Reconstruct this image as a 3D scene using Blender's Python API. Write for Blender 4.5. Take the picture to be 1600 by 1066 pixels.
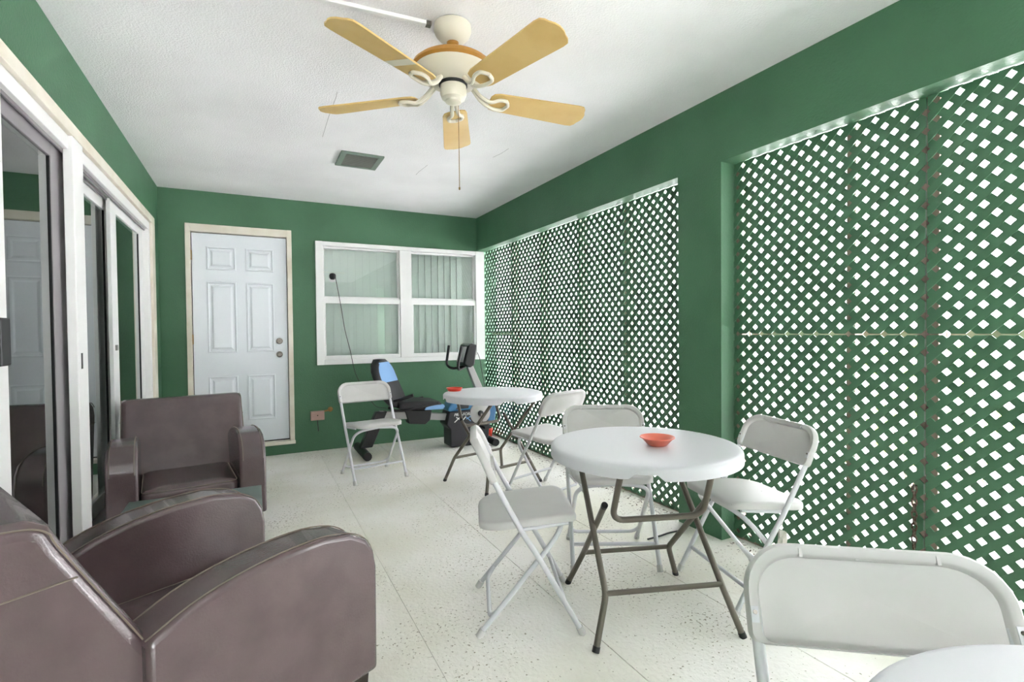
import bpy, math, random
from mathutils import Vector, Matrix
random.seed(7)
for o in list(bpy.data.objects): bpy.data.objects.remove(o)
SC = bpy.context.scene
COL = SC.collection
R = math.radians
# ------------------------------------------------------------------ camera
CAMH, FPX = 1.2, 794.35
YAW, PIT, ROL = R(27.0097), R(1.11686), R(-0.55017)
fw = Vector((math.sin(YAW)*math.cos(PIT), math.cos(YAW)*math.cos(PIT), -math.sin(PIT)))
rt = Vector((math.cos(YAW), -math.sin(YAW), 0)); up = rt.cross(fw)
rt2 = rt*math.cos(ROL) + up*math.sin(ROL); up2 = up*math.cos(ROL) - rt*math.sin(ROL)
cd = bpy.data.cameras.new('camera'); cam = bpy.data.objects.new('camera', cd); COL.objects.link(cam)
m = Matrix((rt2, up2, -fw)).transposed().to_4x4(); m.translation = Vector((0, 0, CAMH)); cam.matrix_world = m
cd.sensor_width = 36; cd.lens = FPX*36/1600; cd.clip_start = .02
SC.camera = cam
def at(x, y, ax, v):
    d = fw + rt2*((x-800)/FPX) - up2*((y-533)/FPX); c = Vector((0, 0, CAMH))
    return c + d*((v-c[ax])/d[ax])
# ------------------------------------------------------------------ world and exposure
w = bpy.data.worlds.new('sky'); SC.world = w; w.use_nodes = True
bg = w.node_tree.nodes['Background']; bg.inputs[0].default_value = (.965, .965, 1, 1); bg.inputs[1].default_value = 1.0
SC.view_settings.view_transform = 'Standard'; SC.view_settings.look = 'None'
SC.view_settings.gamma = 1; SC.view_settings.use_curve_mapping = False
SC.view_settings.exposure = 4.38
sl = bpy.data.lights.new('sun', 'SUN'); sl.energy = 10; sl.angle = R(6); sl.color = (1, .99, 1)
so_ = bpy.data.objects.new('sun', sl); COL.objects.link(so_); so_.rotation_euler = Vector((-.5, -.12, .86)).to_track_quat('Z', 'Y').to_euler()
# ------------------------------------------------------------------ materials
def lin(c):
    return tuple((v/255/12.92 if v/255 <= .04045 else ((v/255+.055)/1.055)**2.4) for v in c) + (1,)
MATS = {}
def mat(name, col, rough=.6, metal=0, spec=.5, var=None, vscale=3, bump=0, bscale=60, coat=0, speck=None):
    """principled with noise colour variation, fine bump, optional dark specks"""
    M = bpy.data.materials.new(name); M.use_nodes = True; nt = M.node_tree; N = nt.nodes; L = nt.links
    b = N['Principled BSDF']; b.inputs['Roughness'].default_value = rough; b.inputs['Metallic'].default_value = metal
    b.inputs['Specular IOR Level'].default_value = spec; b.inputs['Coat Weight'].default_value = coat
    tc = N.new('ShaderNodeTexCoord'); out = None
    if var:
        n = N.new('ShaderNodeTexNoise'); n.inputs['Scale'].default_value = vscale; n.inputs['Detail'].default_value = 6
        L.new(tc.outputs['Object'], n.inputs['Vector'])
        r = N.new('ShaderNodeValToRGB'); r.color_ramp.elements[0].color = lin(var); r.color_ramp.elements[1].color = lin(col)
        r.color_ramp.elements[0].position = .32; r.color_ramp.elements[1].position = .62
        L.new(n.outputs['Fac'], r.inputs['Fac']); out = r.outputs['Color']
    if speck:
        scol, sscale, thr = speck
        n2 = N.new('ShaderNodeTexNoise'); n2.inputs['Scale'].default_value = sscale; n2.inputs['Detail'].default_value = 2
        L.new(tc.outputs['Object'], n2.inputs['Vector'])
        n3 = N.new('ShaderNodeTexNoise'); n3.inputs['Scale'].default_value = 2.2; n3.inputs['Detail'].default_value = 3
        L.new(tc.outputs['Object'], n3.inputs['Vector'])
        ad = N.new('ShaderNodeMath'); ad.operation = 'MULTIPLY_ADD'; ad.inputs[1].default_value = .35; L.new(n3.outputs['Fac'], ad.inputs[0]); L.new(n2.outputs['Fac'], ad.inputs[2])
        r2 = N.new('ShaderNodeValToRGB'); r2.color_ramp.elements[0].position = thr; r2.color_ramp.elements[1].position = thr+.035
        r2.color_ramp.elements[0].color = (0, 0, 0, 1); r2.color_ramp.elements[1].color = (1, 1, 1, 1)
        L.new(ad.outputs[0], r2.inputs['Fac'])
        mx = N.new('ShaderNodeMix'); mx.data_type = 'RGBA'; mx.inputs[7].default_value = lin(scol)
        if out: L.new(out, mx.inputs[6])
        else: mx.inputs[6].default_value = lin(col)
        L.new(r2.outputs['Color'], mx.inputs[0]); out = mx.outputs[2]
    if out: L.new(out, b.inputs['Base Color'])
    else: b.inputs['Base Color'].default_value = lin(col)
    if bump:
        n4 = N.new('ShaderNodeTexNoise'); n4.inputs['Scale'].default_value = bscale; n4.inputs['Detail'].default_value = 4
        L.new(tc.outputs['Object'], n4.inputs['Vector'])
        bp = N.new('ShaderNodeBump'); bp.inputs['Strength'].default_value = bump; bp.inputs['Distance'].default_value = .01
        L.new(n4.outputs['Fac'], bp.inputs['Height']); L.new(bp.outputs['Normal'], b.inputs['Normal'])
    MATS[name] = M; return M
def glassmat(name, tint=(1, 1, 1), ior=1.5, boost=1.0):
    M = bpy.data.materials.new(name); M.use_nodes = True; nt = M.node_tree; N = nt.nodes; L = nt.links
    N.remove(N['Principled BSDF']); o = N['Material Output']
    t = N.new('ShaderNodeBsdfTransparent'); t.inputs[0].default_value = tint + (1,)
    g = N.new('ShaderNodeBsdfGlossy'); g.inputs['Roughness'].default_value = .015; g.inputs[0].default_value = (.95, .97, .96, 1)
    fr = N.new('ShaderNodeFresnel'); fr.inputs[0].default_value = ior
    mu = N.new('ShaderNodeMath'); mu.operation = 'MULTIPLY'; mu.inputs[1].default_value = boost; mu.use_clamp = True
    L.new(fr.outputs[0], mu.inputs[0])
    mx = N.new('ShaderNodeMixShader'); L.new(mu.outputs[0], mx.inputs[0]); L.new(t.outputs[0], mx.inputs[1]); L.new(g.outputs[0], mx.inputs[2])
    L.new(mx.outputs[0], o.inputs[0]); MATS[name] = M; return M
GREEN = mat('green_wall_paint', (70, 114, 83), .55, var=(63, 105, 75), vscale=2.5, bump=.25, bscale=90)
GREENL = mat('green_lattice_paint', (71, 112, 84), .5, var=(64, 102, 75), vscale=6)
CEIL = mat('ceiling_texture_paint', (240, 239, 240), .8, var=(231, 230, 231), vscale=1.6, bump=.35, bscale=120)
FLOOR = mat('painted_concrete', (242, 239, 234), .55, var=(222, 219, 204), vscale=1.3, bump=.45, bscale=55, speck=((150, 142, 124), 80, .83))
TRIM = mat('cream_trim_paint', (228, 222, 208), .5, var=(214, 205, 186), vscale=5)
WHITE = mat('white_paint', (232, 232, 230), .4)
DOORW = mat('door_white', (226, 231, 236), .35)
ALU = mat('grey_aluminium', (150, 146, 148), .45, metal=.35)
BLACK = mat('black_plastic', (22, 22, 24), .4)
GASKET = mat('black_gasket', (10, 10, 10), .7)
WPL = mat('white_plastic', (198, 196, 194), .42, var=(191, 189, 186), vscale=4)
WPLD = mat('white_plastic_dirty', (198, 196, 194), .42, speck=((40, 36, 30), 60, .93))
WMET = mat('white_enamel_metal', (204, 204, 208), .3, coat=.3)
TMET = mat('grey_brown_metal', (108, 102, 92), .38, metal=.45)
TTOP = mat('granite_white_plastic', (204, 204, 208), .45, bump=.05, bscale=300)
CHROME = mat('brushed_steel', (118, 113, 106), .35, metal=1)
BRASS = mat('aged_brass', (150, 122, 78), .4, metal=.8)
LEATHER = mat('dark_brown_leather', (90, 74, 76), .26, spec=.8, var=(82, 67, 69), vscale=9, bump=.1, bscale=160, coat=.25)
STITCH = mat('tan_stitching', (112, 100, 88), .7)
WOODK = mat('dark_wood_leg', (38, 28, 24), .5)
GTOP = mat('dark_green_tabletop', (62, 84, 74), .28, var=(52, 72, 64), vscale=8, speck=((196, 200, 196), 90, .97))
FANW = mat('fan_antique_white', (208, 202, 184), .4)
FANG = mat('fan_gold_band', (176, 128, 58), .35, metal=.3)
BLADE = mat('fan_blade_yellowed', (206, 176, 112), .45, var=(194, 160, 92), vscale=5)
CORAL = mat('coral_ceramic', (232, 122, 102), .3)
REDP = mat('red_plastic', (226, 66, 48), .35)
PINK = mat('pinkish_metal_box', (176, 146, 134), .5)
BIKEB = mat('bike_charcoal', (40, 38, 44), .45)
BIKEBL = mat('bike_blue', (64, 118, 160), .35)
BIKES = mat('bike_silver', (168, 166, 164), .4, metal=.2)
PADBL = mat('pad_light_blue', (120, 160, 205), .6)
PADK = mat('pad_black', (30, 30, 32), .6)
RUST = mat('rusty_chain_metal', (74, 50, 38), .6, metal=.6, var=(120, 110, 100), vscale=90)
WOOD = mat('weathered_wood', (150, 128, 118), .8, var=(118, 98, 90), vscale=9)
BLIND = mat('mint_blind_fabric', (244, 250, 246), .7)
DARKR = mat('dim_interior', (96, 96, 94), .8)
DARKC = mat('dark_furniture', (44, 42, 42), .6)
GROUND = mat('pale_concrete_ground', (206, 204, 206), .8, var=(186, 184, 184), vscale=2)
CRACK = mat('crack_shadow_line', (140, 138, 136), .9)
LITTER = mat('dry_leaf_bits', (96, 72, 52), .8, var=(60, 46, 36), vscale=30)
LEAF = mat('yellow_green_leaf', (172, 186, 60), .5, var=(120, 150, 50), vscale=4)
PAPER = mat('paper_tag', (225, 222, 212), .7)
CAMW = mat('camera_white', (230, 230, 230), .4)
VENTM = mat('vent_grey_enamel', (158, 162, 152), .5)
VENTF = mat('vent_frame_enamel', (112, 128, 116), .5)
GLASS = glassmat('window_glass', (.98, 1, .99), 1.52, 1.5)
GLASSD = glassmat('slider_glass', (.62, .68, .66), 1.55, 1.5)
# ------------------------------------------------------------------ mesh builder
class MB:
    def __init__(s): s.v = []; s.f = []
    def add(s, vs, fs):
        o = len(s.v); s.v += [tuple(v) for v in vs]; s.f += [tuple(i+o for i in f) for f in fs]; return s
    def box(s, a, b, M=None):
        (x0, y0, z0), (x1, y1, z1) = a, b
        vs = [Vector(p) for p in ((x0, y0, z0), (x1, y0, z0), (x1, y1, z0), (x0, y1, z0), (x0, y0, z1), (x1, y0, z1), (x1, y1, z1), (x0, y1, z1))]
        if M: vs = [M @ v for v in vs]
        return s.add(vs, [(0, 3, 2, 1), (4, 5, 6, 7), (0, 1, 5, 4), (1, 2, 6, 5), (2, 3, 7, 6), (3, 0, 4, 7)])
    def tube(s, pts, r, n=10, closed=False):
        P = [Vector(p) for p in pts]; k = len(P); vs = []; fs = []
        rr = r if isinstance(r, (list, tuple)) else [r]*k
        def tan(i):
            if closed: return (P[(i+1) % k]-P[i-1]).normalized()
            if i == 0: return (P[1]-P[0]).normalized()
            if i == k-1: return (P[-1]-P[-2]).normalized()
            a = (P[i]-P[i-1]).normalized(); b = (P[i+1]-P[i]).normalized(); t = a+b
            return t.normalized() if t.length > 1e-6 else b
        t0 = tan(0); u = t0.orthogonal().normalized(); prev = t0
        for i in range(k):
            t = tan(i); q = prev.rotation_difference(t); u = (q @ u); u = (u - t*u.dot(t)).normalized(); prev = t; v = t.cross(u)
            for j in range(n):
                a = 2*math.pi*j/n; vs.append(P[i] + (u*math.cos(a)+v*math.sin(a))*rr[i])
        for i in range(k if closed else k-1):
            i2 = (i+1) % k
            for j in range(n): fs.append((i*n+j, i*n+(j+1) % n, i2*n+(j+1) % n, i2*n+j))
        if not closed:
            fs.append(tuple(range(n-1, -1, -1))); fs.append(tuple((k-1)*n+j for j in range(n)))
        return s.add(vs, fs)
    def lathe(s, prof, n=32, c=(0, 0, 0), M=None):
        vs = []; fs = []; k = len(prof)
        for r, z in prof:
            for j in range(n):
                a = 2*math.pi*j/n; p = Vector((r*math.cos(a), r*math.sin(a), z)); p = (M @ p) if M else p+Vector(c); vs.append(p)
        for i in range(k-1):
            for j in range(n): fs.append((i*n+j, i*n+(j+1) % n, (i+1)*n+(j+1) % n, (i+1)*n+j))
        if prof[0][0] > 1e-6: fs.append(tuple(range(n-1, -1, -1)))
        if prof[-1][0] > 1e-6: fs.append(tuple((k-1)*n+j for j in range(n)))
        return s.add(vs, fs)
    def prism(s, poly, fn, d0, d1):
        n = len(poly); vs = [fn(p[0], p[1], d0) for p in poly] + [fn(p[0], p[1], d1) for p in poly]
        fs = [tuple(range(n-1, -1, -1)), tuple(range(n, 2*n))] + [(i, (i+1) % n, n+(i+1) % n, n+i) for i in range(n)]
        return s.add(vs, fs)
    def rings(s, rings, cap0=True, cap1=True):
        n = len(rings[0]); vs = [p for r in rings for p in r]; fs = []
        for i in range(len(rings)-1):
            for j in range(n): fs.append((i*n+j, i*n+(j+1) % n, (i+1)*n+(j+1) % n, (i+1)*n+j))
        if cap0: fs.append(tuple(range(n-1, -1, -1)))
        if cap1: fs.append(tuple((len(rings)-1)*n+j for j in range(n)))
        return s.add(vs, fs)
    def build(s, name, mt, parent=None, smooth=True, bevel=0, seg=2, ang=38, recalc=True):
        me = bpy.data.meshes.new(name); me.from_pydata(s.v, [], s.f)
        if recalc:
            import bmesh
            b = bmesh.new(); b.from_mesh(me); bmesh.ops.recalc_face_normals(b, faces=b.faces); b.to_mesh(me); b.free()
        if smooth:
            for p in me.polygons: p.use_smooth = True
            me.set_sharp_from_angle(angle=R(ang))
        me.materials.append(mt); o = bpy.data.objects.new(name, me); COL.objects.link(o)
        if parent: o.parent = parent
        if bevel:
            bm = o.modifiers.new('bevel', 'BEVEL'); bm.width = bevel; bm.segments = seg; bm.limit_method = 'ANGLE'; bm.angle_limit = R(40)
        return o
def tag(o, label, cat=None, group=None, kind=None):
    o['label'] = label
    if cat: o['category'] = cat
    if group: o['group'] = group
    if kind: o['kind'] = kind
    return o
def empty(name, loc, rz=0):
    o = bpy.data.objects.new(name, None); COL.objects.link(o); o.location = loc; o.rotation_euler = (0, 0, rz); o.empty_display_size = .1; return o
def copy_tree(o, parent=None):
    c = o.copy(); COL.objects.link(c); c.parent = parent
    for ch in o.children: copy_tree(ch, c)
    return c
def bez(a, b, c, n=6):
    a, b, c = Vector(a), Vector(b), Vector(c); return [a*(1-t)**2+b*2*t*(1-t)+c*t*t for t in [i/n for i in range(n+1)]]
def fillet(pts, r, n=6):
    P = [Vector(p) for p in pts]; out = [P[0]]
    for i in range(1, len(P)-1):
        a = (P[i-1]-P[i]); b = (P[i+1]-P[i]); d = min(r, a.length*.48, b.length*.48)
        out += bez(P[i]+a.normalized()*d, P[i], P[i]+b.normalized()*d, n)
    return out + [P[-1]]
def spline(pts, n=6):
    P = [Vector(p) for p in pts]; P = [P[0]*2-P[1]]+P+[P[-1]*2-P[-2]]; out = []
    for i in range(1, len(P)-2):
        for k in range(n):
            t = k/n; p0, p1, p2, p3 = P[i-1:i+3]
            out.append(.5*((2*p1)+(p2-p0)*t+(2*p0-5*p1+4*p2-p3)*t*t+(3*p1-p0-3*p2+p3)*t**3))
    return out+[P[-2]]
# ------------------------------------------------------------------ room shell
XL, XR, YB, ZC, ZB = -.7391, 2.3526, 5.5077, 2.5226, 2.1382
YP1, YP2, YG, YREAR = 2.342, 2.017, .36, -2.8
XO = 2.60
S = 'structure'
floor = tag(MB().box((XL-.15, YREAR, -.12), (XO, YB+.15, -.004)).build('floor', FLOOR, smooth=False), 'off-white painted concrete porch floor with scored joints', 'floor', kind=S)
jx = [XL-.15, -.64, -.03, .572, 1.182, 1.80, XO]
for i in range(len(jx)-1):
    g = .0022
    MB().box((jx[i]+g, YREAR, -.004), (jx[i+1]-g, YB, 0)).build('floor_slab', FLOOR, floor, smooth=False)
ceil_ = tag(MB().box((XL-.15, YREAR, ZC), (XO, YB+.15, ZC+.12)).build('ceiling', CEIL, smooth=False), 'white stucco-textured porch ceiling', 'ceiling', kind=S)
for cpx in (((527, 143), (525, 152), (519, 168), (513, 184), (504, 214)), ((795, 232), (783, 240), (770, 246)), ((668, 258), (655, 268), (650, 273))):
    MB().tube([tuple(at(x_, y_, 2, ZC)) for x_, y_ in cpx], .0011, 5).build('crack', CRACK, ceil_)
b = MB()   # right wall: beam, pillar, end wall
b.box((XR, YREAR, ZB), (XO, YB, ZC)); b.box((XR, YP2, -.1), (XO, YP1, ZB)); b.box((XR, YREAR, -.1), (XO, .13, ZB))
tag(b.build('wall_right', GREEN, smooth=False), 'green beam and pillar framing the lattice openings', 'wall', kind=S)
tag(MB().box((0, YREAR-.15, -.1), (XO, YREAR, ZC+.12)).box((XL-.15, YREAR-.15, 2.1), (0, YREAR, ZC+.12)).build('wall_rear', GREEN, smooth=False), 'unseen green wall at the near end of the porch, doorway added to admit daylight', 'wall', kind=S)  # out of view; doorway is invented, its width set by the daylight wanted
DX0, DX1, DZ0, DZ1 = -.515, .335, .115, 2.165     # door opening
WX0, WX1, WZ0, WZ1 = .60, 2.42, .895, 2.115
b = MB(); T = .15
for a in ((XL-.15, DX0, -.1, ZC), (DX0, DX1, -.1, DZ0), (DX0, DX1, DZ1, ZC), (DX1, WX0, -.1, ZC), (WX0, WX1, -.1, WZ0), (WX0, WX1, WZ1, ZC), (WX1, XO, -.1, ZC)):
    b.box((a[0], YB, a[2]), (a[1], YB+T, a[3]))
tag(b.build('wall_back', GREEN, smooth=False), 'green end wall holding the white door and window', 'wall', kind=S)
LY0, LY1, LZ0, LZ1 = 1.25, 5.14, .115, 2.13
b = MB()
for a in ((YREAR, LY0, -.1, ZC), (LY0, LY1, -.1, LZ0), (LY0, LY1, LZ1, ZC), (LY1, YB, -.1, ZC)):
    b.box((XL-T, a[0], a[2]), (XL, a[1], a[3]))
tag(b.build('wall_left', GREEN, smooth=False), 'green house wall around the sliding glass doors', 'wall', kind=S)
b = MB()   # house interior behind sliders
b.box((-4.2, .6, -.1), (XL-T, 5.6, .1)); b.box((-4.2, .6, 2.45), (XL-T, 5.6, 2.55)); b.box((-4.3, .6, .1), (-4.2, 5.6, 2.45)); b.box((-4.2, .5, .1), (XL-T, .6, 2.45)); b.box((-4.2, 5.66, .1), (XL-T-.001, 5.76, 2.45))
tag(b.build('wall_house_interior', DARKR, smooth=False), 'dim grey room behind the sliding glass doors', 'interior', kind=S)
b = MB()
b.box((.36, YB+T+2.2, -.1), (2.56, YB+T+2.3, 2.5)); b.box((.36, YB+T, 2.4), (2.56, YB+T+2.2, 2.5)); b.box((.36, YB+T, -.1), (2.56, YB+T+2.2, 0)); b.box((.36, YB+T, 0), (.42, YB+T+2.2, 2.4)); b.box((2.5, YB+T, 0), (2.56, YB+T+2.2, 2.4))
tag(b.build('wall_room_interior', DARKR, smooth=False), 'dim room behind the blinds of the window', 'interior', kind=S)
tag(MB().box((XO, -14, -.25), (30, 22, -.14)).build('ground', GROUND, smooth=False), 'pale concrete ground placed outside beyond the lattice to bounce daylight in', 'ground', kind=S)  # assumed ground, added so sunlight bounces up onto the ceiling
tag(MB().box((-8, -14, -.25), (XO, YREAR, -.14)).build('ground', GROUND, smooth=False), 'unseen pale concrete ground behind the near end, added to bounce daylight', 'ground', kind=S)  # out of view, added to send daylight through the rear doorway
# ------------------------------------------------------------------ lattice
PIT_ = .0752; STW = .030
def clip(poly, ax, lim, sgn):
    out = []
    for i in range(len(poly)):
        a, c = poly[i], poly[(i+1) % len(poly)]; da, dc = sgn*(a[ax]-lim), sgn*(c[ax]-lim)
        if da >= 0: out.append(a)
        if (da >= 0) != (dc >= 0):
            t = da/(da-dc); out.append((a[0]+(c[0]-a[0])*t, a[1]+(c[1]-a[1])*t))
    return out
XLAT = 2.452
def lattice(y0, y1, z0, z1, label, yph=1.992, zph=1.17):
    root = empty('lattice_panel', (XLAT, (y0+y1)/2, z0)); yc = (y0+y1)/2
    tag(root, label, 'lattice', 'green lattice panels of the porch openings')
    hw = STW/2
    for layer, sg in ((0, 1), (1, -1)):
        c0 = yph + sg*zph + PIT_/2; cs = [y+sg*z for y in (y0, y1) for z in (z0, z1)]
        k0 = math.floor((min(cs)-c0)/PIT_)-1; k1 = math.ceil((max(cs)-c0)/PIT_)+1
        for k in range(k0, k1+1):
            c = c0 + k*PIT_; d = hw*math.sqrt(2); Zl, Zh = z0-.1, z1+.1
            poly = [(c-d-sg*Zl, Zl), (c+d-sg*Zl, Zl), (c+d-sg*Zh, Zh), (c-d-sg*Zh, Zh)]
            for ax, lim, s_ in ((0, y0, 1), (0, y1, -1), (1, z0, 1), (1, z1, -1)):
                poly = clip(poly, ax, lim, s_)
                if len(poly) < 3: break
            if len(poly) < 3: continue
            A = abs(sum(poly[i][0]*poly[(i+1) % len(poly)][1]-poly[(i+1) % len(poly)][0]*poly[i][1] for i in range(len(poly))))/2
            if A < .0003: continue
            x = layer*.006
            MB().prism(poly, lambda p, q, dd: (dd, p-yc, q-z0), x, x+.0055).build('lattice_strip', GREENL, root, smooth=False)
g2 = .003
ZL = .015
lattice(4.82+g2, YB-.004, ZL, 1.17-g2, 'narrow lower lattice panel beside the exercise bike and window')
lattice(4.82+g2, YB-.004, 1.17+g2, ZB-.003, 'narrow upper lattice panel touching the window frame')
lattice(3.57+g2, 4.82-g2, ZL, ZB-.003, 'full-height lattice panel behind the table with the red dish')
lattice(YP1+.002, 3.57-g2, ZL, ZB-.003, 'full-height lattice panel ending at the green pillar')
lattice(1.085+g2, YP2-.002, ZL, 1.17-g2, 'lower lattice panel between green pillar and hanging chain')
lattice(1.085+g2, YP2-.002, 1.17+g2, ZB-.003, 'upper lattice panel beside the green pillar')
lattice(YG, 1.085-g2, ZL, 1.17-g2, 'lower gate lattice panel on the far side of the chain from the pillar')
lattice(YG, 1.085-g2, 1.17+g2, ZB-.003, 'upper gate lattice panel past the seam above the chain')
def post(y, wy, z0, z1, label):
    o = MB().box((0, -wy/2, z0), (.075, wy/2, z1)).build('wood_post', WOOD, smooth=False, bevel=.003); o.location = (XLAT+.0135, y, 0)
    tag(o, label, 'post', 'studs behind the lattice')
for y, t in ((4.82, 'weathered wood stud behind the lattice seam next to the exercise bike'), (4.21, 'weathered wood stud behind lattice over the far round table'),
             (3.57, 'weathered wood stud at the lattice seam behind the far round table'), (2.99, 'weathered wood stud behind lattice above the chair between the tables')):
    post(y, .038, -.1, ZB, t)
post(1.385, .04, -.1, ZB, 'weathered wood stud behind lattice between pillar and chain')
post(1.105, .034, -.1, ZB, 'weathered wood stud on the pillar side of the gate seam')
post(1.062, .034, -.1, ZB, 'weathered wood stud on the gate side of the seam by the chain')
post(.385, .04, -.1, ZB, 'weathered wood stud at the free edge of the lattice gate')
post(1.99, .04, -.1, ZB, 'weathered wood stud against the pillar reveal')
def rail(y0, y1, z, label):
    o = MB().box((0, y0, z-.02), (.05, y1, z+.02)).build('wood_rail', WOOD, smooth=False, bevel=.003); o.location = (XLAT+(.09 if z > .5 else .016), 0, 0 if z > .5 else .0105); tag(o, label, 'rail', 'rails behind the lattice')
rail(1.125, 1.97, 1.17, 'weathered wood rail behind the horizontal seam next to the pillar')
rail(.41, 1.04, 1.17, 'weathered wood rail behind the horizontal seam of the gate')
rail(4.84, YB, 1.17, 'weathered wood rail behind the horizontal seam near the window')
rail(YP1+.01, YB-.005, .01, 'added wood plate blocking the bright strip under the lattice between end wall and pillar')  # plate added to cover the bright light leak below the lattice
rail(.41, 1.97, .01, 'added wood plate blocking the bright strip under the lattice between pillar and gate edge')  # likewise added against the light leak at the lattice foot
b = MB()
for i in range(700):
    y = random.uniform(2.4, 4.7) if i < 520 else random.uniform(1.2, 1.98); x = 2.43-abs(random.gauss(0, .09 if y > 2.3 else .06)); z = .002+random.random()*.004
    a = random.uniform(0, 6.28); l = random.uniform(.004, .013); c_ = Vector((x, y, z)); d = Vector((math.cos(a), math.sin(a), random.uniform(-.15, .3)))*l; e = Vector((-math.sin(a), math.cos(a), .1))*l*.4
    b.add([c_-d, c_+e, c_+d, c_-e], [(0, 1, 2, 3)])
tag(b.build('leaf_litter', LITTER, smooth=False, recalc=False), 'dry brown leaf litter on the floor along the lattice', 'litter', kind='stuff')
# chain hanging on lattice seam
root = empty('chain', (XLAT-.012, 1.115, .30)); tag(root, 'rusty metal chain hanging down the lattice gate seam', 'chain')
for i in range(10):
    z = .225-i*.026; pts = []
    for k in range(14):
        a = 2*math.pi*k/14; p = (.009*math.cos(a), .017*math.sin(a)); pts.append((0, p[0], z+p[1]) if i % 2 == 0 else (p[0]*.8, 0, z+p[1]))
    MB().tube(pts, .0034, 6, True).build('chain_link', RUST, root)
MB().tube([(.012, 0, .24), (-.006, 0, .245), (-.006, 0, .225)], .005, 8).build('hook', CHROME, root)
# shrub outside
root = empty('shrub', (3.9, 1.75, -.14)); tag(root, 'yellow-green shrub outside beyond the lattice gate', 'shrub')
b = MB()
for i in range(420):
    a = random.uniform(0, 6.28); r = .45*math.sqrt(random.random()); z = random.uniform(.45, 1.25)
    c = Vector((r*math.cos(a), r*math.sin(a)*1.1, z)); d = Vector((random.uniform(-1, 1), random.uniform(-1, 1), random.uniform(-.5, .8))).normalized(); e = d.orthogonal().normalized()
    b.add([c-d*.035, c+e*.014, c+d*.035, c-e*.014], [(0, 1, 2, 3)])
f_ = b.build('foliage', LEAF, root, smooth=False, recalc=False); f_['kind'] = 'stuff'
b = MB()
for i in range(7):
    a = i*.9; b.tube([(0, 0, 0), (.1*math.cos(a), .1*math.sin(a), .45), (.3*math.cos(a), .3*math.sin(a), 1.0)], [.014, .01, .004], 6)
b.build('stem', WOOD, root)
# ------------------------------------------------------------------ back door
d1 = empty('door_1', (0, YB, 0)); tag(d1, 'white six-panel door with two knobs in the green end wall', 'door', kind=S)
cx0, cx1, ct = -.538, .358, 2.219
for n_, a, c in (('door_casing', (cx0, -.014, .13), (-.497, .12, ct)), ('door_casing', (.314, -.014, .13), (cx1, .12, ct)), ('door_casing', (cx0+.0405, -.013, 2.146), (cx1-.0435, .12, ct-.001))):
    MB().box(a, c).build(n_, TRIM, d1, smooth=False, bevel=.004)
MB().box((cx0-.005, -.03, .10), (cx1+.005, .1, .132)).build('door_sill', TRIM, d1, smooth=False, bevel=.004)
sx0, sx1, sz0, sz1 = -.490, .309, .150, 2.139
slab = MB().box((sx0, .022, sz0), (sx1, .06, sz1)).build('door_slab', DOORW, d1, smooth=False, bevel=.002)
MB().box((sx0-.008, .05, .135), (sx1+.006, .1, sz1+.008)).build('shadow_gap', GASKET, d1, smooth=False)
pw = .245; xl_ = sx0+.115; xr_ = sx1-.115-pw
for (z0, z1) in ((1.80, 2.02), (1.02, 1.69), (.36, .80)):
    for x0 in (xl_, xr_):
        def rect(ins, y): return [(x0+ins, y, z0+ins), (x0+pw-ins, y, z0+ins), (x0+pw-ins, y, z1-ins), (x0+ins, y, z1-ins)]
        MB().rings([rect(0, .023), rect(.002, .0155), rect(.012, .0135), rect(.02, .0205), rect(.034, .0205), rect(.052, .0115)], cap0=False).build('door_panel', DOORW, slab, smooth=False)
rx = Matrix.Rotation(R(90), 4, 'X')
def onwall(x, y, z): return Matrix.Translation((x, y, z)) @ rx
MB().lathe([(0, .012), (.024, .012), (.03, .006), (.03, 0)], 24, M=onwall(.235, .022, 1.124)).lathe([(.0, .022), (.014, .022), (.016, .011)], 16, M=onwall(.235, .022, 1.124)).build('deadbolt', CHROME, slab)
MB().lathe([(0, .055), (.016, .054), (.026, .045), (.027, .036), (.018, .026), (.012, .02), (.012, .008), (.03, .006), (.03, 0)], 24, M=onwall(.233, .022, .992)).build('door_knob', CHROME, slab)
for z in (1.93, 1.15):
    MB().tube([(sx0-.004, .016, z-.045), (sx0-.004, .016, z+.045)], .007, 10).build('hinge', BRASS, slab)
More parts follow.
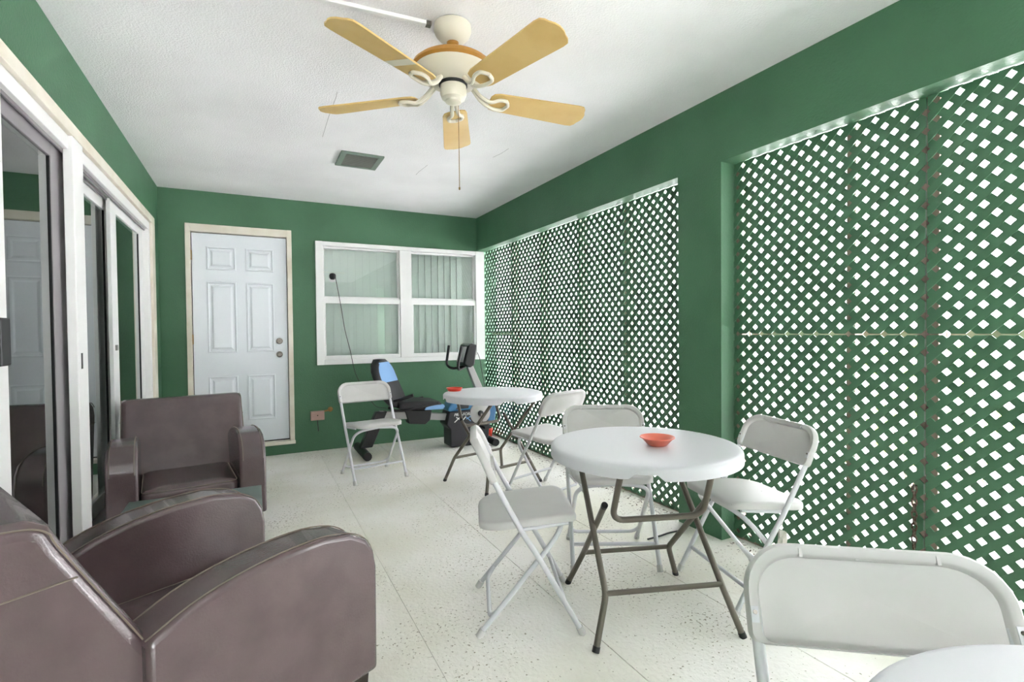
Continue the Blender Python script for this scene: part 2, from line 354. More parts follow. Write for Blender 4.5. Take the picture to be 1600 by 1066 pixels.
# ------------------------------------------------------------------ window with blinds
w1 = empty('window_1', (0, YB, 0)); tag(w1, 'white double sash window with two halves in the green end wall', 'window', kind=S)
f0, f1, fz0, fz1 = .577, 2.438, .872, 2.133
def wpart(n_, a, c, p=w1, mt=WHITE): return MB().box(a, c).build(n_, mt, p, smooth=False, bevel=.003)
wpart('window_frame', (f0, -.025, fz0), (.648, .1, fz1)); wpart('window_frame', (2.33, -.025, fz0), (f1, .1, fz1))
wpart('window_frame', (.649, -.024, 2.09), (2.329, .1, fz1-.001)); wpart('window_sill', (.649, -.03, fz0+.001), (2.329, .1, .925))
wpart('mullion', (1.437, -.022, .926), (1.565, .1, 2.089))
for (x0, x1) in ((.649, 1.436), (1.566, 2.329)):
    sash = MB()
    sash.box((x0, .02, 1.515), (x1, .06, 1.577)); sash.box((x0, .03, 2.07), (x1, .06, 2.089)); sash.box((x0, .03, 1.577), (x0+.016, .06, 2.07)); sash.box((x1-.016, .03, 1.577), (x1, .06, 2.07))
    us = sash.build('upper_sash', WHITE, w1, smooth=False, bevel=.002)
    MB().box((x0+.016, .043, 1.577), (x1-.016, .047, 2.07)).build('pane', GLASS, us, smooth=False)
    sash = MB()
    sash.box((x0, -.012, 1.502), (x1, .018, 1.556)); sash.box((x0, -.012, .926), (x1, .018, .965)); sash.box((x0, -.012, .965), (x0+.02, .018, 1.502)); sash.box((x1-.02, -.012, .965), (x1, .018, 1.502))
    ls = sash.build('lower_sash', WHITE, w1, smooth=False, bevel=.002)
    MB().box((x0+.02, .003, .965), (x1-.02, .007, 1.502)).build('pane', GLASS, ls, smooth=False)
bl = empty('vertical_blind', (0, YB+.155, 2.16)); tag(bl, 'pale mint vertical blind hanging behind the window', 'blind')
MB().box((.62, -.02, -.05), (2.42, .02, -.01)).build('headrail', WHITE, bl, smooth=False, bevel=.003)
me_ = None
for i in range(23):
    x = .655+i*.077; a = R(8 if x < 1.5 else 20)
    if me_ is None:
        o = MB().box((-.0445, -.001, -1.27), (.0445, .001, -.05)).build('blind_slat', BLIND, bl, smooth=False); me_ = o.data
    else:
        o = bpy.data.objects.new('blind_slat', me_); COL.objects.link(o); o.parent = bl
    if x > 2.2: a = 0
    o.location = (x, 0, 0); o.rotation_euler = (0, 0, a)
# ------------------------------------------------------------------ sliding doors, left wall
def lbox(n_, y0, y1, z0, z1, x0, x1, mt, p, bev=.003): return MB().box((x0, y0, z0), (x1, y1, z1)).build(n_, mt, p, smooth=False, bevel=bev)
tr = empty('trim_1', (XL, 0, 0)); tag(tr, 'cream painted wood casing around both sliding glass doors', 'trim', kind=S)
lbox('casing_board', LY0-.1, 5.235, 2.125, 2.185, -.02, .014, TRIM, tr); lbox('casing_board', 5.10, 5.235, .10, 2.124, -.02, .014, TRIM, tr)
lbox('casing_board', LY0-.1, LY0, .10, 2.124, -.02, .014, TRIM, tr)
lbox('door_sill', LY0, 5.099, .10, .135, -.14, .03, TRIM, tr)
lbox('center_post', 3.03, 3.19, .136, 2.124, -.025, .012, WHITE, tr)
def panel(root, y0, y1, x, st, mt, zt=2.06, zb=.15):
    b = MB(); t = .022
    for a in ((y0, y0+st, zb, zt), (y1-st, y1, zb, zt), (y0+st, y1-st, zt-.07, zt), (y0+st, y1-st, zb, zb+.09)):
        b.box((x-t, a[0], a[2]), (x, a[1], a[3]))
    p = b.build('door_panel', mt, root, smooth=False, bevel=.002)
    MB().box((x-.014, y0+st, zb+.09), (x-.008, y1-st, zt-.07)).build('glass', GLASSD, p, smooth=False)
    g = MB()
    for a in ((y0+st, y0+st+.008), (y1-st-.008, y1-st)): g.box((x-.018, a[0], zb+.09), (x-.003, a[1], zt-.07))
    g.build('gasket', GASKET, p, smooth=False)
    return p
d2 = empty('door_2', (XL, 0, 0)); tag(d2, 'sliding glass door with grey aluminium panel and black pull handle', 'sliding door', kind=S)
d3 = empty('door_3', (XL, 0, 0)); tag(d3, 'sliding glass door with white panels next to the end wall', 'sliding door', kind=S)
for root, y0, y1 in ((d2, LY0, 3.11), (d3, 3.11, 5.10)):
    lbox('door_track', y0, y1, 2.06, 2.124, -.12, -.005, WHITE, root)
    for x in (-.03, -.065): lbox('track_rail', y0, y1, 2.045, 2.06, x-.004, x+.004, ALU, root, 0)
    lbox('bottom_track', y0, y1, .135, .15, -.12, -.005, ALU, root)
lbox('door_jamb', 5.04, 5.10, .15, 2.06, -.12, -.004, WHITE, d3)
p = panel(d2, LY0+.01, 2.345, -.012, .11, WHITE)
hb = MB(); hb.box((-.012, 2.22, 1.10), (.012, 2.30, 1.26)); h_ = hb.build('pull_handle', BLACK, p, smooth=False, bevel=.006)
panel(d2, 2.1, 3.10, -.042, .17, ALU)
p3 = panel(d3, 3.12, 4.16, -.085, .10, WHITE)
p4 = panel(d3, 4.0, 5.05, -.045, .15, WHITE)
MB().box((-.0445, 4.05, 1.10), (-.04, 4.10, 1.135)).build('latch_plate', CHROME, p4, smooth=False)
MB().box((.0125, 3.075, 1.04), (.0135, 3.10, 1.115)).build('sticker', BLACK, tr, smooth=False)
cabx = MB().box((-.25, -.3, 0), (.25, .3, .85)).build('cabinet', DARKC, smooth=False, bevel=.01); cabx.location = (-1.6, 3.35, .102); tag(cabx, 'dark low cabinet seen through the grey sliding glass door', 'cabinet')
# ------------------------------------------------------------------ ceiling fan
FC = Vector((.79, 2.085, 0))
fan = empty('ceiling_fan', (FC.x, FC.y, ZC)); tag(fan, 'antique white ceiling fan with five yellowed blades', 'ceiling fan')
def zf(z): return z-ZC
MB().lathe([(.07, 0), (.079, -.006), (.0805, -.028), (.074, -.046), (.06, -.062), (.042, -.073), (.028, -.078), (0, -.079)], 40).build('canopy', FANW, fan)
MB().lathe([(.026, -.077), (.025, -.086), (.016, -.094), (0, -.096)], 24).build('hanger_ball', FANG, fan)
MB().tube([(0, 0, -.08), (0, 0, -.16)], .012, 14).build('downrod', FANW, fan)
mo = MB().lathe([(0, zf(2.385)), (.05, zf(2.384)), (.09, zf(2.377)), (.125, zf(2.366)), (.15, zf(2.352)), (.168, zf(2.338)), (.172, zf(2.328)), (.166, zf(2.318)), (.15, zf(2.302)), (.125, zf(2.285)), (.10, zf(2.27)), (0, zf(2.268))], 48).build('motor_housing', FANW, fan)
MB().lathe([(.112, zf(2.3715)), (.134, zf(2.3655)), (.142, zf(2.355)), (.157, zf(2.352)), (.163, zf(2.341)), (.173, zf(2.338)), (.1765, zf(2.327)), (.170, zf(2.3195)), (.160, zf(2.316))], 48).build('gold_band', FANG, mo)
sw = MB().lathe([(0, zf(2.275)), (.05, zf(2.275)), (.056, zf(2.262)), (.057, zf(2.225)), (.05, zf(2.206)), (.036, zf(2.198)), (.034, zf(2.19)), (.02, zf(2.183)), (0, zf(2.181))], 40).build('switch_housing', FANW, fan)
MB().lathe([(.0595, zf(2.272)), (.061, zf(2.268)), (.061, zf(2.260)), (.0595, zf(2.257))], 40).build('dark_ring', GASKET, sw)
MB().tube([(.03, .02, zf(2.21)), (.032, .022, zf(2.0)), (.032, .022, zf(1.835))], .0016, 6).lathe([(0, .006), (.004, .003), (.004, -.006), (0, -.01)], 10, c=(.032, .022, zf(1.832))).build('pull_chain', BRASS, fan)
for k in range(5):
    a = R(67.5+72*k); Mz = Matrix.Rotation(a, 4, 'Z')
    Mb = Mz @ Matrix.Translation((0, 0, zf(2.222))) @ Matrix.Rotation(R(-12), 4, 'X')
    half = [(.165, .03), (.175, .05), (.20, .058), (.40, .066), (.585, .074), (.61, .071), (.622, .058), (.628, .040), (.638, .022), (.642, .0)]
    out = half + [(x, -y) for x, y in reversed(half[:-1])]
    bl_ = MB().prism(out, lambda x, y, d: Mb @ Vector((x, y, d)), -.003, .003).build('blade', BLADE, fan, smooth=False)
    if k == 2: MB().box((.30, -.061, -.0036), (.345, .061, -.0030), Mb).build('pale_patch', FANW, bl_, smooth=False)
    br = MB()
    def L3(x, y, z): return Mb @ Vector((x, y, z))
    st = Mz @ Vector((.09, 0, zf(2.262)))
    for sgn in (-1, 1):
        br.tube(spline([st+(Mz @ Vector((0, sgn*.006, 0))), L3(.125, sgn*.010, .005), L3(.165, sgn*.016, -.016), L3(.20, sgn*.032, -.012), L3(.235, sgn*.030, -.010), L3(.252, 0, -.009)], 5), [.0095]*10+[.008]*16, 8)
    br.build('blade_bracket', FANW, fan)
# conduit on the ceiling and vent
A = at(505, 0, 2, ZC-.01); B = at(678, 40, 2, ZC-.01); dv = (B-A).normalized(); A = A-dv*.7; B = FC+Vector((0, 0, ZC-.01))-dv*.09
cnd = empty('cable_raceway', (A.x, A.y, ZC)); ang = math.atan2(dv.y, dv.x); cnd.rotation_euler = (0, 0, ang); Ln = (B-A).length; tag(cnd, 'white cable raceway running across the ceiling to the fan', 'raceway')
MB().box((0, -.011, -.016), (Ln-.02, .011, 0)).build('channel', WHITE, cnd, smooth=False, bevel=.002)
MB().box((Ln-.022, -.013, -.019), (Ln, .013, 0)).build('connector', CHROME, cnd, smooth=False, bevel=.002)
vc = empty('ceiling_vent', (.75, 4.02, ZC)); tag(vc, 'small square grey louvred vent in the white ceiling', 'vent')
for a in ((-.155, -.165, -.115, .165), (.115, -.165, .155, .165), (-.115, -.165, .115, -.135), (-.115, .135, .115, .165)):
    MB().box((a[0], a[1], -.014), (a[2], a[3], 0)).build('frame', VENTF, vc, smooth=False, bevel=.002)
MB().box((-.115, -.135, -.003), (.115, .135, 0)).build('backing', GASKET, vc, smooth=False)
for i in range(13):
    y = -.126+i*.021; Mv = Matrix.Translation((0, y, -.007)) @ Matrix.Rotation(R(35), 4, 'X')
    MB().box((-.115, -.011, -.001), (.115, .011, .001), Mv).build('slat', VENTM, vc, smooth=False)
# ------------------------------------------------------------------ folding chairs
def panel_outline(w_, z0, z1, rt_, rb_, n=8):
    pts = []
    def arc(cx, cy, r, a0, a1):
        for i in range(n+1):
            a = R(a0+(a1-a0)*i/n); pts.append((cx+r*math.cos(a), cy+r*math.sin(a)))
    arc(w_-rb_, z0+rb_, rb_, -90, 0); arc(w_-rt_, z1-rt_, rt_, 0, 90); arc(-w_+rt_, z1-rt_, rt_, 90, 180); arc(-w_+rb_, z0+rb_, rb_, 180, 270)
    return pts
def make_chair():
    root = empty('folding_chair', (0, 0, 0))
    mp = [(.21, 0), (.05, .29), (-.03, .42), (-.145, .636), (-.157, .663)]
    for s in (1, -1):
        pts = [(x, s*(.2145 if z < .7 else .204), z) for x, z in mp]; pts[0] = (.205, s*.2145, .012)
        lg = MB().tube(spline(pts, 5), .011, 10).build('leg', WMET, root)
        MB().tube([(.21, s*.2145, 0), (.196, s*.2145, .03)], .0145, 12).build('foot_cap', WPL, lg)
    for s in (1, -1):
        pts = fillet([(-.195, s*.195, .012), (.135, s*.187, .405), (.165, 0, .428)], .09, 8)
        lg = MB().tube(pts, .0105, 10).build('leg', WMET, root)
        MB().tube([(-.2, s*.195, 0), (-.182, s*.195, .028)], .0145, 12).build('foot_cap', WPL, lg)
    MB().tube([(.145, -.213, .115), (.145, .213, .115)], .009, 10).build('stretcher', WMET, root)
    MB().tube(fillet([(-.12, -.194, .1), (-.155, -.165, .06), (-.155, .165, .06), (-.12, .194, .1)], .05), .009, 10).build('stretcher', WMET, root)
    for s in (1, -1): MB().tube([(-.03, s*.205, .42), (.16, s*.19, .435)], .007, 8).build('seat_brace', WMET, root)
    # back panel
    outl = panel_outline(.230, -.030, .150, .092, .02); cc = (0, .060)
    def ins(off, d): return [(p[0]*(1-off/.230), cc[1]+(p[1]-cc[1])*(1-off/.090), d) for p in outl]
    def ins2(off, d): return [(p[0]*(1-off/.230), cc[1]+(p[1]-cc[1])*(1-(off if p[1] > cc[1] else .003)/.090), d) for p in outl]
    T_ = Vector((-.40, 0, .9165)); Nn = Vector((.9165, 0, .40)); O = Vector((-.145, 0, .636))
    def mp3(y, s, d): return O + Vector((0, y, 0)) + T_*s + Nn*(d + .40*y*y - .0195)
    rs = []
    for k in (.02, .3, .6, .85): rs.append([(p[0]*k, cc[1]+(p[1]-cc[1])*k, -.006) for p in outl])
    rs += [ins(.006, -.0145), ins(.001, -.012), ins(0, -.006), ins(0, .010), ins2(.004, .0155), ins2(.018, .0155), ins2(.022, .012), ins2(.026, .003)]
    for k in (.6, .3, .02): rs.append([(p[0]*k, cc[1]+(p[1]-cc[1])*k, .004) for p in outl])
    pb = MB().rings([[mp3(*p) for p in r] for r in rs])
    for y in (-.12, 0, .12):
        w_ = .020 if y == 0 else .003
        c = [mp3(yy, ss, dd) for dd in (.0185 if y else .0172, .010) for yy, ss in ((y-w_, .126), (y+w_, .126), (y+w_, .142), (y-w_, .142))]
        pb.add(c, [(0, 1, 2, 3), (7, 6, 5, 4), (0, 4, 5, 1), (1, 5, 6, 2), (2, 6, 7, 3), (3, 7, 4, 0)])
    bk = pb.build('backrest', WPL, root, ang=50)
    for s in (1, -1):
        c = [mp3(s*.219+dy, .02+dz, dd) for dd in (.0175, .013) for dy, dz in ((-.007, -.014), (.007, -.014), (.007, .014), (-.007, .014))]
        pl = MB().add(c, [(0, 1, 2, 3), (7, 6, 5, 4), (0, 4, 5, 1), (1, 5, 6, 2), (2, 6, 7, 3), (3, 7, 4, 0)])
        pl.build('bracket', WMET, bk, smooth=False)
        MB().tube([mp3(s*.219, .024, .016), mp3(s*.219, .024, .0205)], .004, 10).build('screw', CHROME, bk)
    # seat
    so = []
    ol = panel_outline(.198, -.195, .20, .055, .10)      # (y, forward)
    def sz(x, y): return .447 + .02*(x/.2) - .03*max(0, (x-.12)/.08)**2*.4 - .008*(1-(y/.2)**2)
    def sr(k, dz): return [Vector((q*k+.0, p*k, sz(q*k, p*k)+dz)) for p, q in ol]
    rs = [sr(.02, .012), sr(.35, .012), sr(.65, .012), sr(.88, .012), sr(.965, .011), sr(.99, .006), sr(1.0, -.004), sr(.995, -.018), sr(.97, -.02), sr(.95, -.004), sr(.6, -.003), sr(.02, -.003)]
    MB().rings(rs).build('seat', WPL, root, ang=60)
    return root
chairs = [
    ('A', (1.030, 1.926), 337.4, 'white folding chair seen edge-on, turned sideways next to the coral bowl table'),
    ('B', (.879, 4.330), 278.1, 'white folding chair standing alone in front of the exercise bike seat'),
    ('C', (1.682, 2.178), 242.7, 'white folding chair tucked behind the coral bowl table, seat under its rim'),
    ('D', (2.017, 1.599), 165.2, 'white folding chair with speckled seat and paper tag beside the green pillar'),
    ('E', (1.924, 3.228), 107.7, 'white folding chair facing the table with the red dish, against the lattice'),
    ('N', (.928, .398), 233, 'white folding chair pulled up to the table with nothing on its top')]
base = make_chair(); CH = {}
for i, (k, (x, y), th, lab) in enumerate(chairs):
    o = base if i == 0 else copy_tree(base)
    CH[k] = (o, x, y, th)
for k, (o, x, y, th) in CH.items():
    o.location = (x, y, 0); o.rotation_euler = (0, 0, R(th))
for (k, (x, y), th, lab) in chairs:
    tag(CH[k][0], lab, 'chair', 'white folding chairs on the porch')
for ch in CH['D'][0].children:
    if ch.name.startswith('seat') and not ch.name.startswith('seat_brace'):
        ch.data = ch.data.copy(); ch.data.materials[0] = WPLD
# paper tag on chair D
tg = empty('paper_tag', at(1222, 812, 0, 2.12)); tag(tg, 'crumpled white paper tag hanging under the speckled chair seat', 'tag')
MB().tube([(0, 0, .02), (.002, .0, -.02), (0, 0, -.05)], .001, 5).build('string', PAPER, tg)
b = MB(); g = []
for i in range(4):
    for j in range(5): g.append((.006*math.sin(i*2+j), -.022+i*.0147, -.05-j*.018))
b.add(g, [(i*5+j, i*5+j+1, i*5+j+6, i*5+j+5) for i in range(3) for j in range(4)]); o = b.build('card', PAPER, tg, smooth=False); sm = o.modifiers.new('s', 'SOLIDIFY'); sm.thickness = .0012
# ------------------------------------------------------------------ round tables
ZT, RT = .715, .395
def make_table():
    root = empty('folding_table', (0, 0, 0)); n = 96; rs = []
    def ring(r, z, notch=0):
        out = []
        for j in range(n):
            a = 2*math.pi*j/n; zz = z
            if notch:
                for na in (R(-21), R(69), R(159), R(249)):
                    d = abs((a-na+math.pi) % (2*math.pi)-math.pi)
                    if d < R(9.5): zz = z + notch*min(1, (R(9.5)-d)/R(3.5))
            out.append((r*math.cos(a), r*math.sin(a), zz))
        return out
    rs = [ring(.02, ZT), ring(.2, ZT), ring(.34, ZT), ring(RT-.018, ZT), ring(RT-.008, ZT-.003), ring(RT-.002, ZT-.009), ring(RT, ZT-.016), ring(RT, ZT-.05, .022), ring(RT-.004, ZT-.052, .022), ring(RT-.008, ZT-.05, .022), ring(RT-.012, ZT-.02), ring(.02, ZT-.02)]
    MB().rings(rs).build('tabletop', TTOP, root, ang=50)
    for s in (1, -1):
        lg = MB().tube(fillet([(.26, s*.295, .006), (.208, s*.238, .185), (-.285, s*.222, .682)], .03), .0125, 12).build('leg', TMET, root)
        MB().tube([(.2617, s*.297, 0), (.256, s*.2905, .02)], .0142, 12).build('foot_cap', BLACK, lg)
    for s in (1, -1):
        lg = MB().tube(fillet([(-.26, s*.269, .006), (-.207, s*.208, .165), (.13, s*.217, .50)], .03), .0125, 12).build('leg', TMET, root)
        MB().tube([(-.2617, s*.271, 0), (-.256, s*.264, .02)], .0142, 12).build('foot_cap', BLACK, lg)
        MB().tube([(.124, s*.217, .494), (.136, s*.217, .506)], .0136, 12).build('end_cap', BLACK, lg)
    MB().tube([(.206, -.238, .188), (.206, .238, .188)], .0105, 12).build('stretcher', TMET, root)
    MB().tube([(-.205, -.208, .167), (-.205, .208, .167)], .0105, 12).build('stretcher', TMET, root)
    MB().tube(fillet([(.25, -.185, .69), (.145, -.192, .445), (.145, .192, .445), (.25, .185, .69)], .06, 8), .0125, 12).build('support_bow', TMET, root)
    for x in (-.285, .25): MB().tube([(x, -.24, .685), (x, .24, .685)], .011, 10).build('pivot_bar', TMET, root)
    return root
tb = make_table(); t2 = copy_tree(tb); t3 = copy_tree(tb)
for o, x, y, a, lab in ((tb, 1.483, 1.68, -109.1, 'white round folding table with the coral bowl on top'), (t2, 1.70, 3.68, 103, 'white round folding table with a flat red dish at its edge'), (t3, .822, .012, 233, 'white round folding table with nothing on its top')):
    o.location = (x, y, 0); o.rotation_euler = (0, 0, R(a)); tag(o, lab, 'table', 'white round folding tables')
p = at(1027, 696, 2, ZT); bw = MB().lathe([(0, .002), (.03, .002), (.034, .0), (.04, .004), (.062, .028), (.072, .034), (.071, .037), (.062, .034), (.04, .012), (.034, .008), (0, .007)], 40).build('bowl', CORAL, ang=60); bw.location = (p.x, p.y, ZT); tag(bw, 'shallow coral ceramic bowl on the white round table', 'bowl')
p = at(710, 611, 2, ZT); bw = MB().lathe([(0, .002), (.045, .002), (.05, 0), (.055, .004), (.06, .02), (.066, .022), (.066, .026), (.058, .026), (.052, .012), (0, .01)], 32).build('dish', REDP, ang=50); bw.location = (p.x, p.y, ZT); tag(bw, 'flat red plastic dish at the edge of the farther round table', 'dish')
# ------------------------------------------------------------------ armchairs
def armchair(loc, rz, H, HW, label):
    root = empty('leather_armchair', loc, rz); tag(root, label, 'armchair', 'dark brown leather armchairs')
    fx = lambda y0: (lambda x, z, d: (x, d, z))
    armp = [(.40, .15), (.402, .47), (.392, .525), (.365, .568), (.31, .60), (.22, .618), (.10, .617), (-.02, .602), (-.12, .576), (-.21, .535), (-.21, .15)]
    for s in (1, -1):
        y0, y1 = (HW-.138, HW) if s > 0 else (-HW, .138-HW)
        o = MB().prism(armp, fx(0), y0, y1).build('arm', LEATHER, root, bevel=.014, seg=3, ang=60)
        for yy in (y0, y1):
            e = .004 if yy > 0 else -.004
            yo = yy - .017*(1 if abs(yy) > .3 else -1)*(1 if yy > 0 else -1)
            MB().tube([(x+(.0008 if x > .39 else 0), yo, z+.0008) for x, z in spline2(armp[1:10])], .002, 6).build('seam', STITCH, o)
    h = H; BW = HW-.035
    bp = [(-.09, .33), (-.20, .54), (-.20-.545*(h-.60), h-.06), (-.20-.545*(h-.565), h-.018), (-.20-.545*(h-.54)-.02, h), (-.20-.545*(h-.54)-.09, h+.002), (-.20-.545*(h-.54)-.13, h-.03), (-.20-.545*(h-.54)-.15, h-.09), (-.42, .15), (-.205, .15), (-.205, .33)]
    bk = MB().prism(bp, fx(0), -BW, BW).build('backrest', LEATHER, root, bevel=.03, seg=4, ang=60)
    for s in (1, -1):
        sp = [(x, s*(BW-.007), z) for x, z in bp[1:7]]
        sp = [(p_[0]-.004, s*(BW-.004), p_[2]-.012) for p_ in sp]
        MB().tube(spline(sp, 4), .002, 6).build('seam', STITCH, bk)
        zt = h-.13; xf = -.20-.545*(zt-.54)
        MB().tube([(xf-.02, s*(BW+.0005), zt), (xf-.2, s*(BW+.0005), zt-.01)], .002, 6).build('seam', STITCH, bk)
    cs = MB(); n = 10; rs = []
    def cr(off, z, bul=0):
        ol = panel_outline(HW-.142-off, -.15+off, .375-off, .04, .02, 4); return [(q, p_, z) for p_, q in ol]
    cu = MB().rings([cr(.03, .22), cr(.006, .225), cr(0, .24), cr(0, .34), cr(.006, .358), cr(.03, .368), cr(.08, .375), cr(.14, .378)]).build('seat_cushion', LEATHER, root, ang=60)
    MB().tube([(q, p_, .358) for p_, q in panel_outline(HW-.147, -.145, .371, .04, .02, 4)], .002, 6, True).build('seam', STITCH, cu)
    MB().box((-.2, .138-HW, .15), (.385, HW-.138, .225)).build('front_rail', LEATHER, root, bevel=.012)
    for sx in (.355, -.37):
        for sy in (HW-.05, .05-HW):
            MB().rings([[(sx+a*.018, sy+c*.018, 0) for a, c in ((-1, -1), (1, -1), (1, 1), (-1, 1))], [(sx+a*.027, sy+c*.027, .152) for a, c in ((-1, -1), (1, -1), (1, 1), (-1, 1))]]).build('leg', WOODK, root, smooth=False)
    return root
def spline2(pts):
    return [(v.x, v.y) for v in spline([(a, c, 0) for a, c in pts], 3)]
def place(front_corner, th, side, HW):      # chair whose front outer corner (left +1 / right -1) is given
    c, s = math.cos(th), math.sin(th); lx, ly = .40, side*HW
    return (front_corner[0]-(c*lx-s*ly), front_corner[1]-(s*lx+c*ly), 0)
th = R(27); armchair(place((.332, 1.592), th, -1, .40), th, .845, .40, 'dark brown leather armchair in the foreground, its back turned to the grey sliding door')
th = R(278); armchair(place((.058, 3.31), th, 1, .372), th, .785, .372, 'dark brown leather armchair against the wall in front of the white door')
# side table
stb = empty('side_table', (-.245, 2.60, 0)); tag(stb, 'low square side table with worn dark green top between the armchairs', 'side table')
MB().box((-.262, -.24, .425), (.27, .2, .45)).build('tabletop', GTOP, stb, smooth=False, bevel=.002)
for sx in (-.235, .245):
    for sy in (-.215, .175): MB().box((sx-.02, sy-.02, 0), (sx+.02, sy+.02, .425)).build('leg', DARKC, stb, smooth=False, bevel=.002)
MB().box((.248, -.195, .36), (.262, .155, .425)).build('apron', DARKC, stb, smooth=False)
# ------------------------------------------------------------------ exercise bike
bk = empty('exercise_bike', (1.6, 5.05, 0)); tag(bk, 'recumbent exercise bike with blue and black shell by the window wall', 'exercise bike')
def bx(a, c, y0, y1, n_, mt, p=bk, bev=.01, M=None): return MB().box((a[0]-1.6, y0, a[1]), (c[0]-1.6, y1, c[1]), M).build(n_, mt, p, smooth=False, bevel=bev)
fz = lambda x, z, d: (x-1.6, d, z)
bo = MB().prism([(1.80, .005), (1.80, .19), (1.755, .24), (1.79, .37), (2.06, .375), (2.20, .34), (2.24, .20), (2.22, .005)], fz, -.115, .115).build('lower_shell', BIKEB, bk, smooth=False, bevel=.012)
bu = MB().prism([(1.79, .372), (1.775, .40), (1.83, .475), (1.93, .515), (2.10, .53), (2.25, .50), (2.33, .38), (2.31, .22), (2.235, .20), (2.20, .34), (2.06, .377)], fz, -.10, .10).build('upper_shell', BIKEBL, bk, smooth=False, bevel=.015)
MB().prism([(1.86, .395), (1.92, .46), (2.02, .47), (2.0, .395)], fz, -.104, -.098).build('shell_window', BIKEB, bu, smooth=False)
Md = Matrix.Translation((2.13-1.6, -.112, .335)) @ rx
dk = MB().lathe([(.115, -.02), (.115, .004), (.105, .009), (.03, .012), (0, .012)], 40, M=Md).build('crank_disc', BIKES, bk)
MB().lathe([(.03, .01), (.028, .03), (0, .032)], 20, M=Md).build('hub', BLACK, dk)
MB().tube([(.53, -.135, .335), (.545, -.14, .22)], .011, 8).build('crank_arm', CHROME, bk)
bx((2.12, .185), (2.20, .215), -.24, -.13, 'pedal', BLACK)
rp = MB().prism([(1.06, .42), (1.17, .42), (1.02, .08), (.90, .08)], fz, -.04, .04).build('rear_post', BLACK, bk, smooth=False, bevel=.008)
MB().tube([(.93-1.6, -.26, .045), (.93-1.6, .26, .045)], .04, 12).build('stabilizer', BLACK, bk)
MB().tube([(2.24-1.6, -.27, .04), (2.24-1.6, .27, .04)], .038, 12).build('stabilizer', BLACK, bk)
MB().prism([(1.10, .425), (1.80, .345), (1.80, .275), (1.10, .355)], fz, -.035, .035).build('main_beam', BIKES, bk, smooth=False, bevel=.006)
MB().prism([(1.34, .42), (1.62, .40), (1.60, .30), (1.55, .26), (1.38, .28)], fz, -.06, .06).build('seat_carriage', BLACK, bk, smooth=False, bevel=.008)
se = MB().prism([(1.24, .46), (1.27, .52), (1.50, .515), (1.66, .50), (1.70, .465), (1.68, .42), (1.50, .43), (1.28, .44)], fz, -.19, .19).build('seat', PADK, bk, smooth=True, bevel=.025, ang=60)
MB().prism([(1.50, .425), (1.52, .475), (1.70, .47), (1.715, .45), (1.69, .42)], fz, -.196, -.12).build('blue_trim', PADBL, se, smooth=False, bevel=.01)
bkp = MB(); rs = []
for i in range(9):
    t = i/8; z = .47+.46*t; x = 1.29-.20*t - .02*math.sin(math.pi*t); hw = .205*(1-.75*abs(2*t-1.0)**4*(.55 if t < .5 else 1)); th_ = .045
    rs.append([(x-1.6+dx*th_, dy*hw, z) for dx, dy in ((-1, -.8), (-.3, -1), (.5, -1), (1, -.85), (1.05, 0), (1, .85), (.5, 1), (-.3, 1), (-1, .8), (-1.1, 0))])
Mt = Matrix.Translation((-.36, 0, 0)) @ Matrix.Rotation(R(-40), 4, 'Z') @ Matrix.Translation((.36, 0, 0))
br_ = bkp.rings([[Mt @ Vector(p) for p in r] for r in rs]).build('backrest', PADK, bk, ang=60)
rs = []
for i in range(5):
    t = .52+.42*i/4; z = .47+.46*t; x = 1.29-.20*t-.02*math.sin(math.pi*t); hw = .205*(1-.75*abs(2*t-1.0)**4)
    rs.append([(x-1.6+dx*.045, dy*hw, z) for dx, dy in ((.9, -.86), (1.18, -.7), (1.22, 0), (1.18, .7), (.9, .86))])
MB().rings([[Mt @ Vector(p) for p in r] for r in rs]).build('blue_pad', PADBL, br_, ang=60)
for s in (-1, 1):
    MB().tube(fillet([(1.22-1.6, s*.1, .43), (1.30-1.6, s*.25, .45), (1.62-1.6, s*.25, .495)], .05), .014, 10).build('seat_handle', BLACK, bk)
    MB().tube([(1.20-1.6, s*.12, .52), (1.38-1.6, s*.22, .585)], .016, 10).build('back_handle', BLACK, bk)
MB().prism([(2.02, .84), (2.08, .86), (2.25, .49), (2.16, .49)], fz, -.03, .03).build('mast', BIKES, bk, smooth=False, bevel=.006)
MB().prism([(1.955, .86), (2.005, 1.06), (2.045, 1.075), (2.10, 1.06), (2.07, .85), (2.02, .82)], fz, -.13, .13).build('console', BLACK, bk, smooth=False, bevel=.015)
MB().prism([(1.952, .88), (1.998, 1.04), (1.994, 1.04), (1.948, .88)], fz, -.09, .09).build('display', BIKES, bk, smooth=False)
MB().tube(fillet([(2.03-1.6, 0, .835), (1.90-1.6, -.10, .80), (1.86-1.6, -.17, .84), (1.90-1.6, -.19, 1.05)], .06), .014, 10).build('handlebar', BLACK, bk)
MB().tube(fillet([(2.03-1.6, 0, .835), (1.90-1.6, .10, .80), (1.86-1.6, .17, .84), (1.90-1.6, .19, 1.05)], .06), .014, 10).build('handlebar', BLACK, bk)
def text_mesh(txt, size, name, mt, parent, M, shear=0):
    cu = bpy.data.curves.new(name, 'FONT'); cu.body = txt; cu.size = size; cu.extrude = .0008; cu.shear = shear; cu.align_x = 'LEFT'
    t = bpy.data.objects.new(name, cu); COL.objects.link(t); dg = bpy.context.evaluated_depsgraph_get(); me = bpy.data.meshes.new_from_object(t.evaluated_get(dg))
    bpy.data.objects.remove(t); o = bpy.data.objects.new(name, me); me.materials.clear(); me.materials.append(mt); COL.objects.link(o); o.parent = parent; o.matrix_local = M; return o
text_mesh('PRO-FORM', .042, 'logo_lettering', WHITE, bo, Matrix.Translation((1.835-1.6, -.1165, .325)) @ rx, .25)
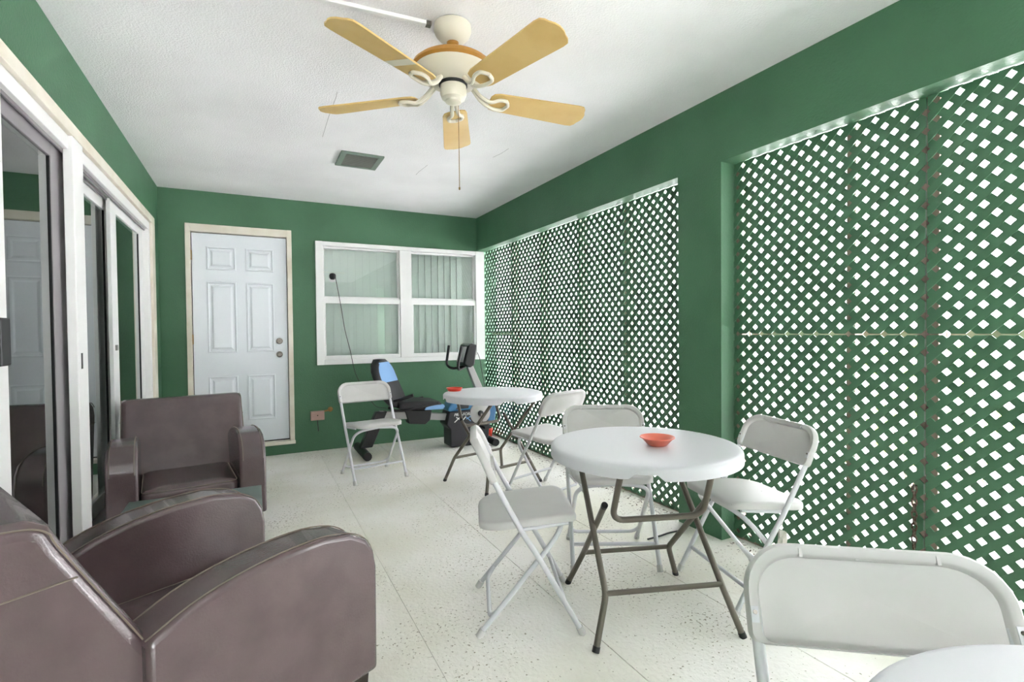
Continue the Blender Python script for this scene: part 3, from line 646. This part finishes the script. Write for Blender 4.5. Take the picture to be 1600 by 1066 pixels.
for i, (x0, z0, x1, z1) in enumerate(((1.84, .262, 1.90, .312), (1.90, .312, 1.93, .275), (1.93, .275, 1.965, .312), (1.965, .312, 2.02, .262), (1.86, .312, 1.90, .285), (1.97, .285, 2.02, .312))):
    MB().tube([(x0-1.6, -.116, z0), (x1-1.6, -.116, z1)], .005, 6).build('logo_mark', PADBL if i % 2 else WHITE, bo)
rc = empty('red_cup', (2.385, 5.28, 0)); tag(rc, 'small red item on the floor between exercise bike and lattice', 'cup'); MB().lathe([(.03, 0), (.034, .002), (.042, .09), (.044, .092), (.04, .092), (.033, .008), (0, .006)], 20).build('body', REDP, rc); MB().lathe([(.0425, .084), (.046, .086), (.046, .095), (.041, .095)], 20).build('rim', REDP, rc)
# ------------------------------------------------------------------ small things on the back wall
sc_ = empty('security_camera', (.744, YB-.0, 1.78)); tag(sc_, 'small black and white security camera stuck on the window', 'camera')
MB().lathe([(.036, 0), (.036, .012), (.02, .02), (0, .02)], 24, M=Matrix.Translation((0, .042, -.02)) @ rx).build('mount_plate', CAMW, sc_)
MB().lathe([(0, -.034), (.02, -.03), (.031, -.014), (.034, .008), (.028, .026), (.014, .034), (0, .036)], 24, c=(0, .01, .0)).build('camera_body', BLACK, sc_)
MB().lathe([(.016, .0), (.016, .006), (.012, .01), (0, .011)], 20, M=Matrix.Translation((0, -.02, -.012)) @ rx).build('lens', GASKET, sc_)
wp = [at(x, y, 1, YB-.036) for x, y in ((524, 433), (529, 459), (533, 480), (539, 516), (547, 547), (554, 579), (562, 598), (571, 616), (580, 627), (589, 636), (604, 638))]
o = MB().tube(spline(wp, 4), .003, 6).build('camera_cable', BLACK); tag(o, 'thin black cable dangling from the security camera down the wall', 'cable')
ob = empty('outlet_box', (.57, YB, .362)); tag(ob, 'pinkish metal outlet box low on the green end wall', 'outlet box')
MB().box((-.065, -.05, -.045), (.065, 0, .045)).build('box', PINK, ob, smooth=False, bevel=.004)
MB().tube([(0, -.052, .004), (0, -.05, .004)], .006, 10).build('knockout', GASKET, ob)
MB().tube([(.065, -.025, .04), (.11, -.025, .045)], .008, 10).build('nipple', BRASS, ob)
MB().lathe([(.024, 0), (.026, .008), (.012, .016), (0, .018)], 20, M=Matrix.Translation((.125, -.018, .055)) @ rx).build('flange', BRASS, ob)
MB().tube([(.0, -.03, -.045), (.002, -.03, -.09), (.008, -.028, -.16)], .004, 6).build('wire', BLACK, ob)
wp = [at(x, y, 1, 5.40) for x, y in ((746, 551), (750, 562), (753, 580), (757, 600), (760, 622))]
o = MB().tube(spline(wp, 4), .0035, 6).build('power_cable', BLACK); tag(o, 'black cable behind the exercise bike console at the lattice corner', 'cable')
pts = [at(x, y, 2, .005) for x, y in ((1012, 843), (1030, 838), (1045, 833), (1060, 830), (1071, 827))]
o = MB().tube(spline([(p_.x, p_.y, .0055) for p_ in pts], 4), .005, 8).build('floor_cable', BLACK); tag(o, 'short black cable lying on the floor near the green pillar', 'cable')
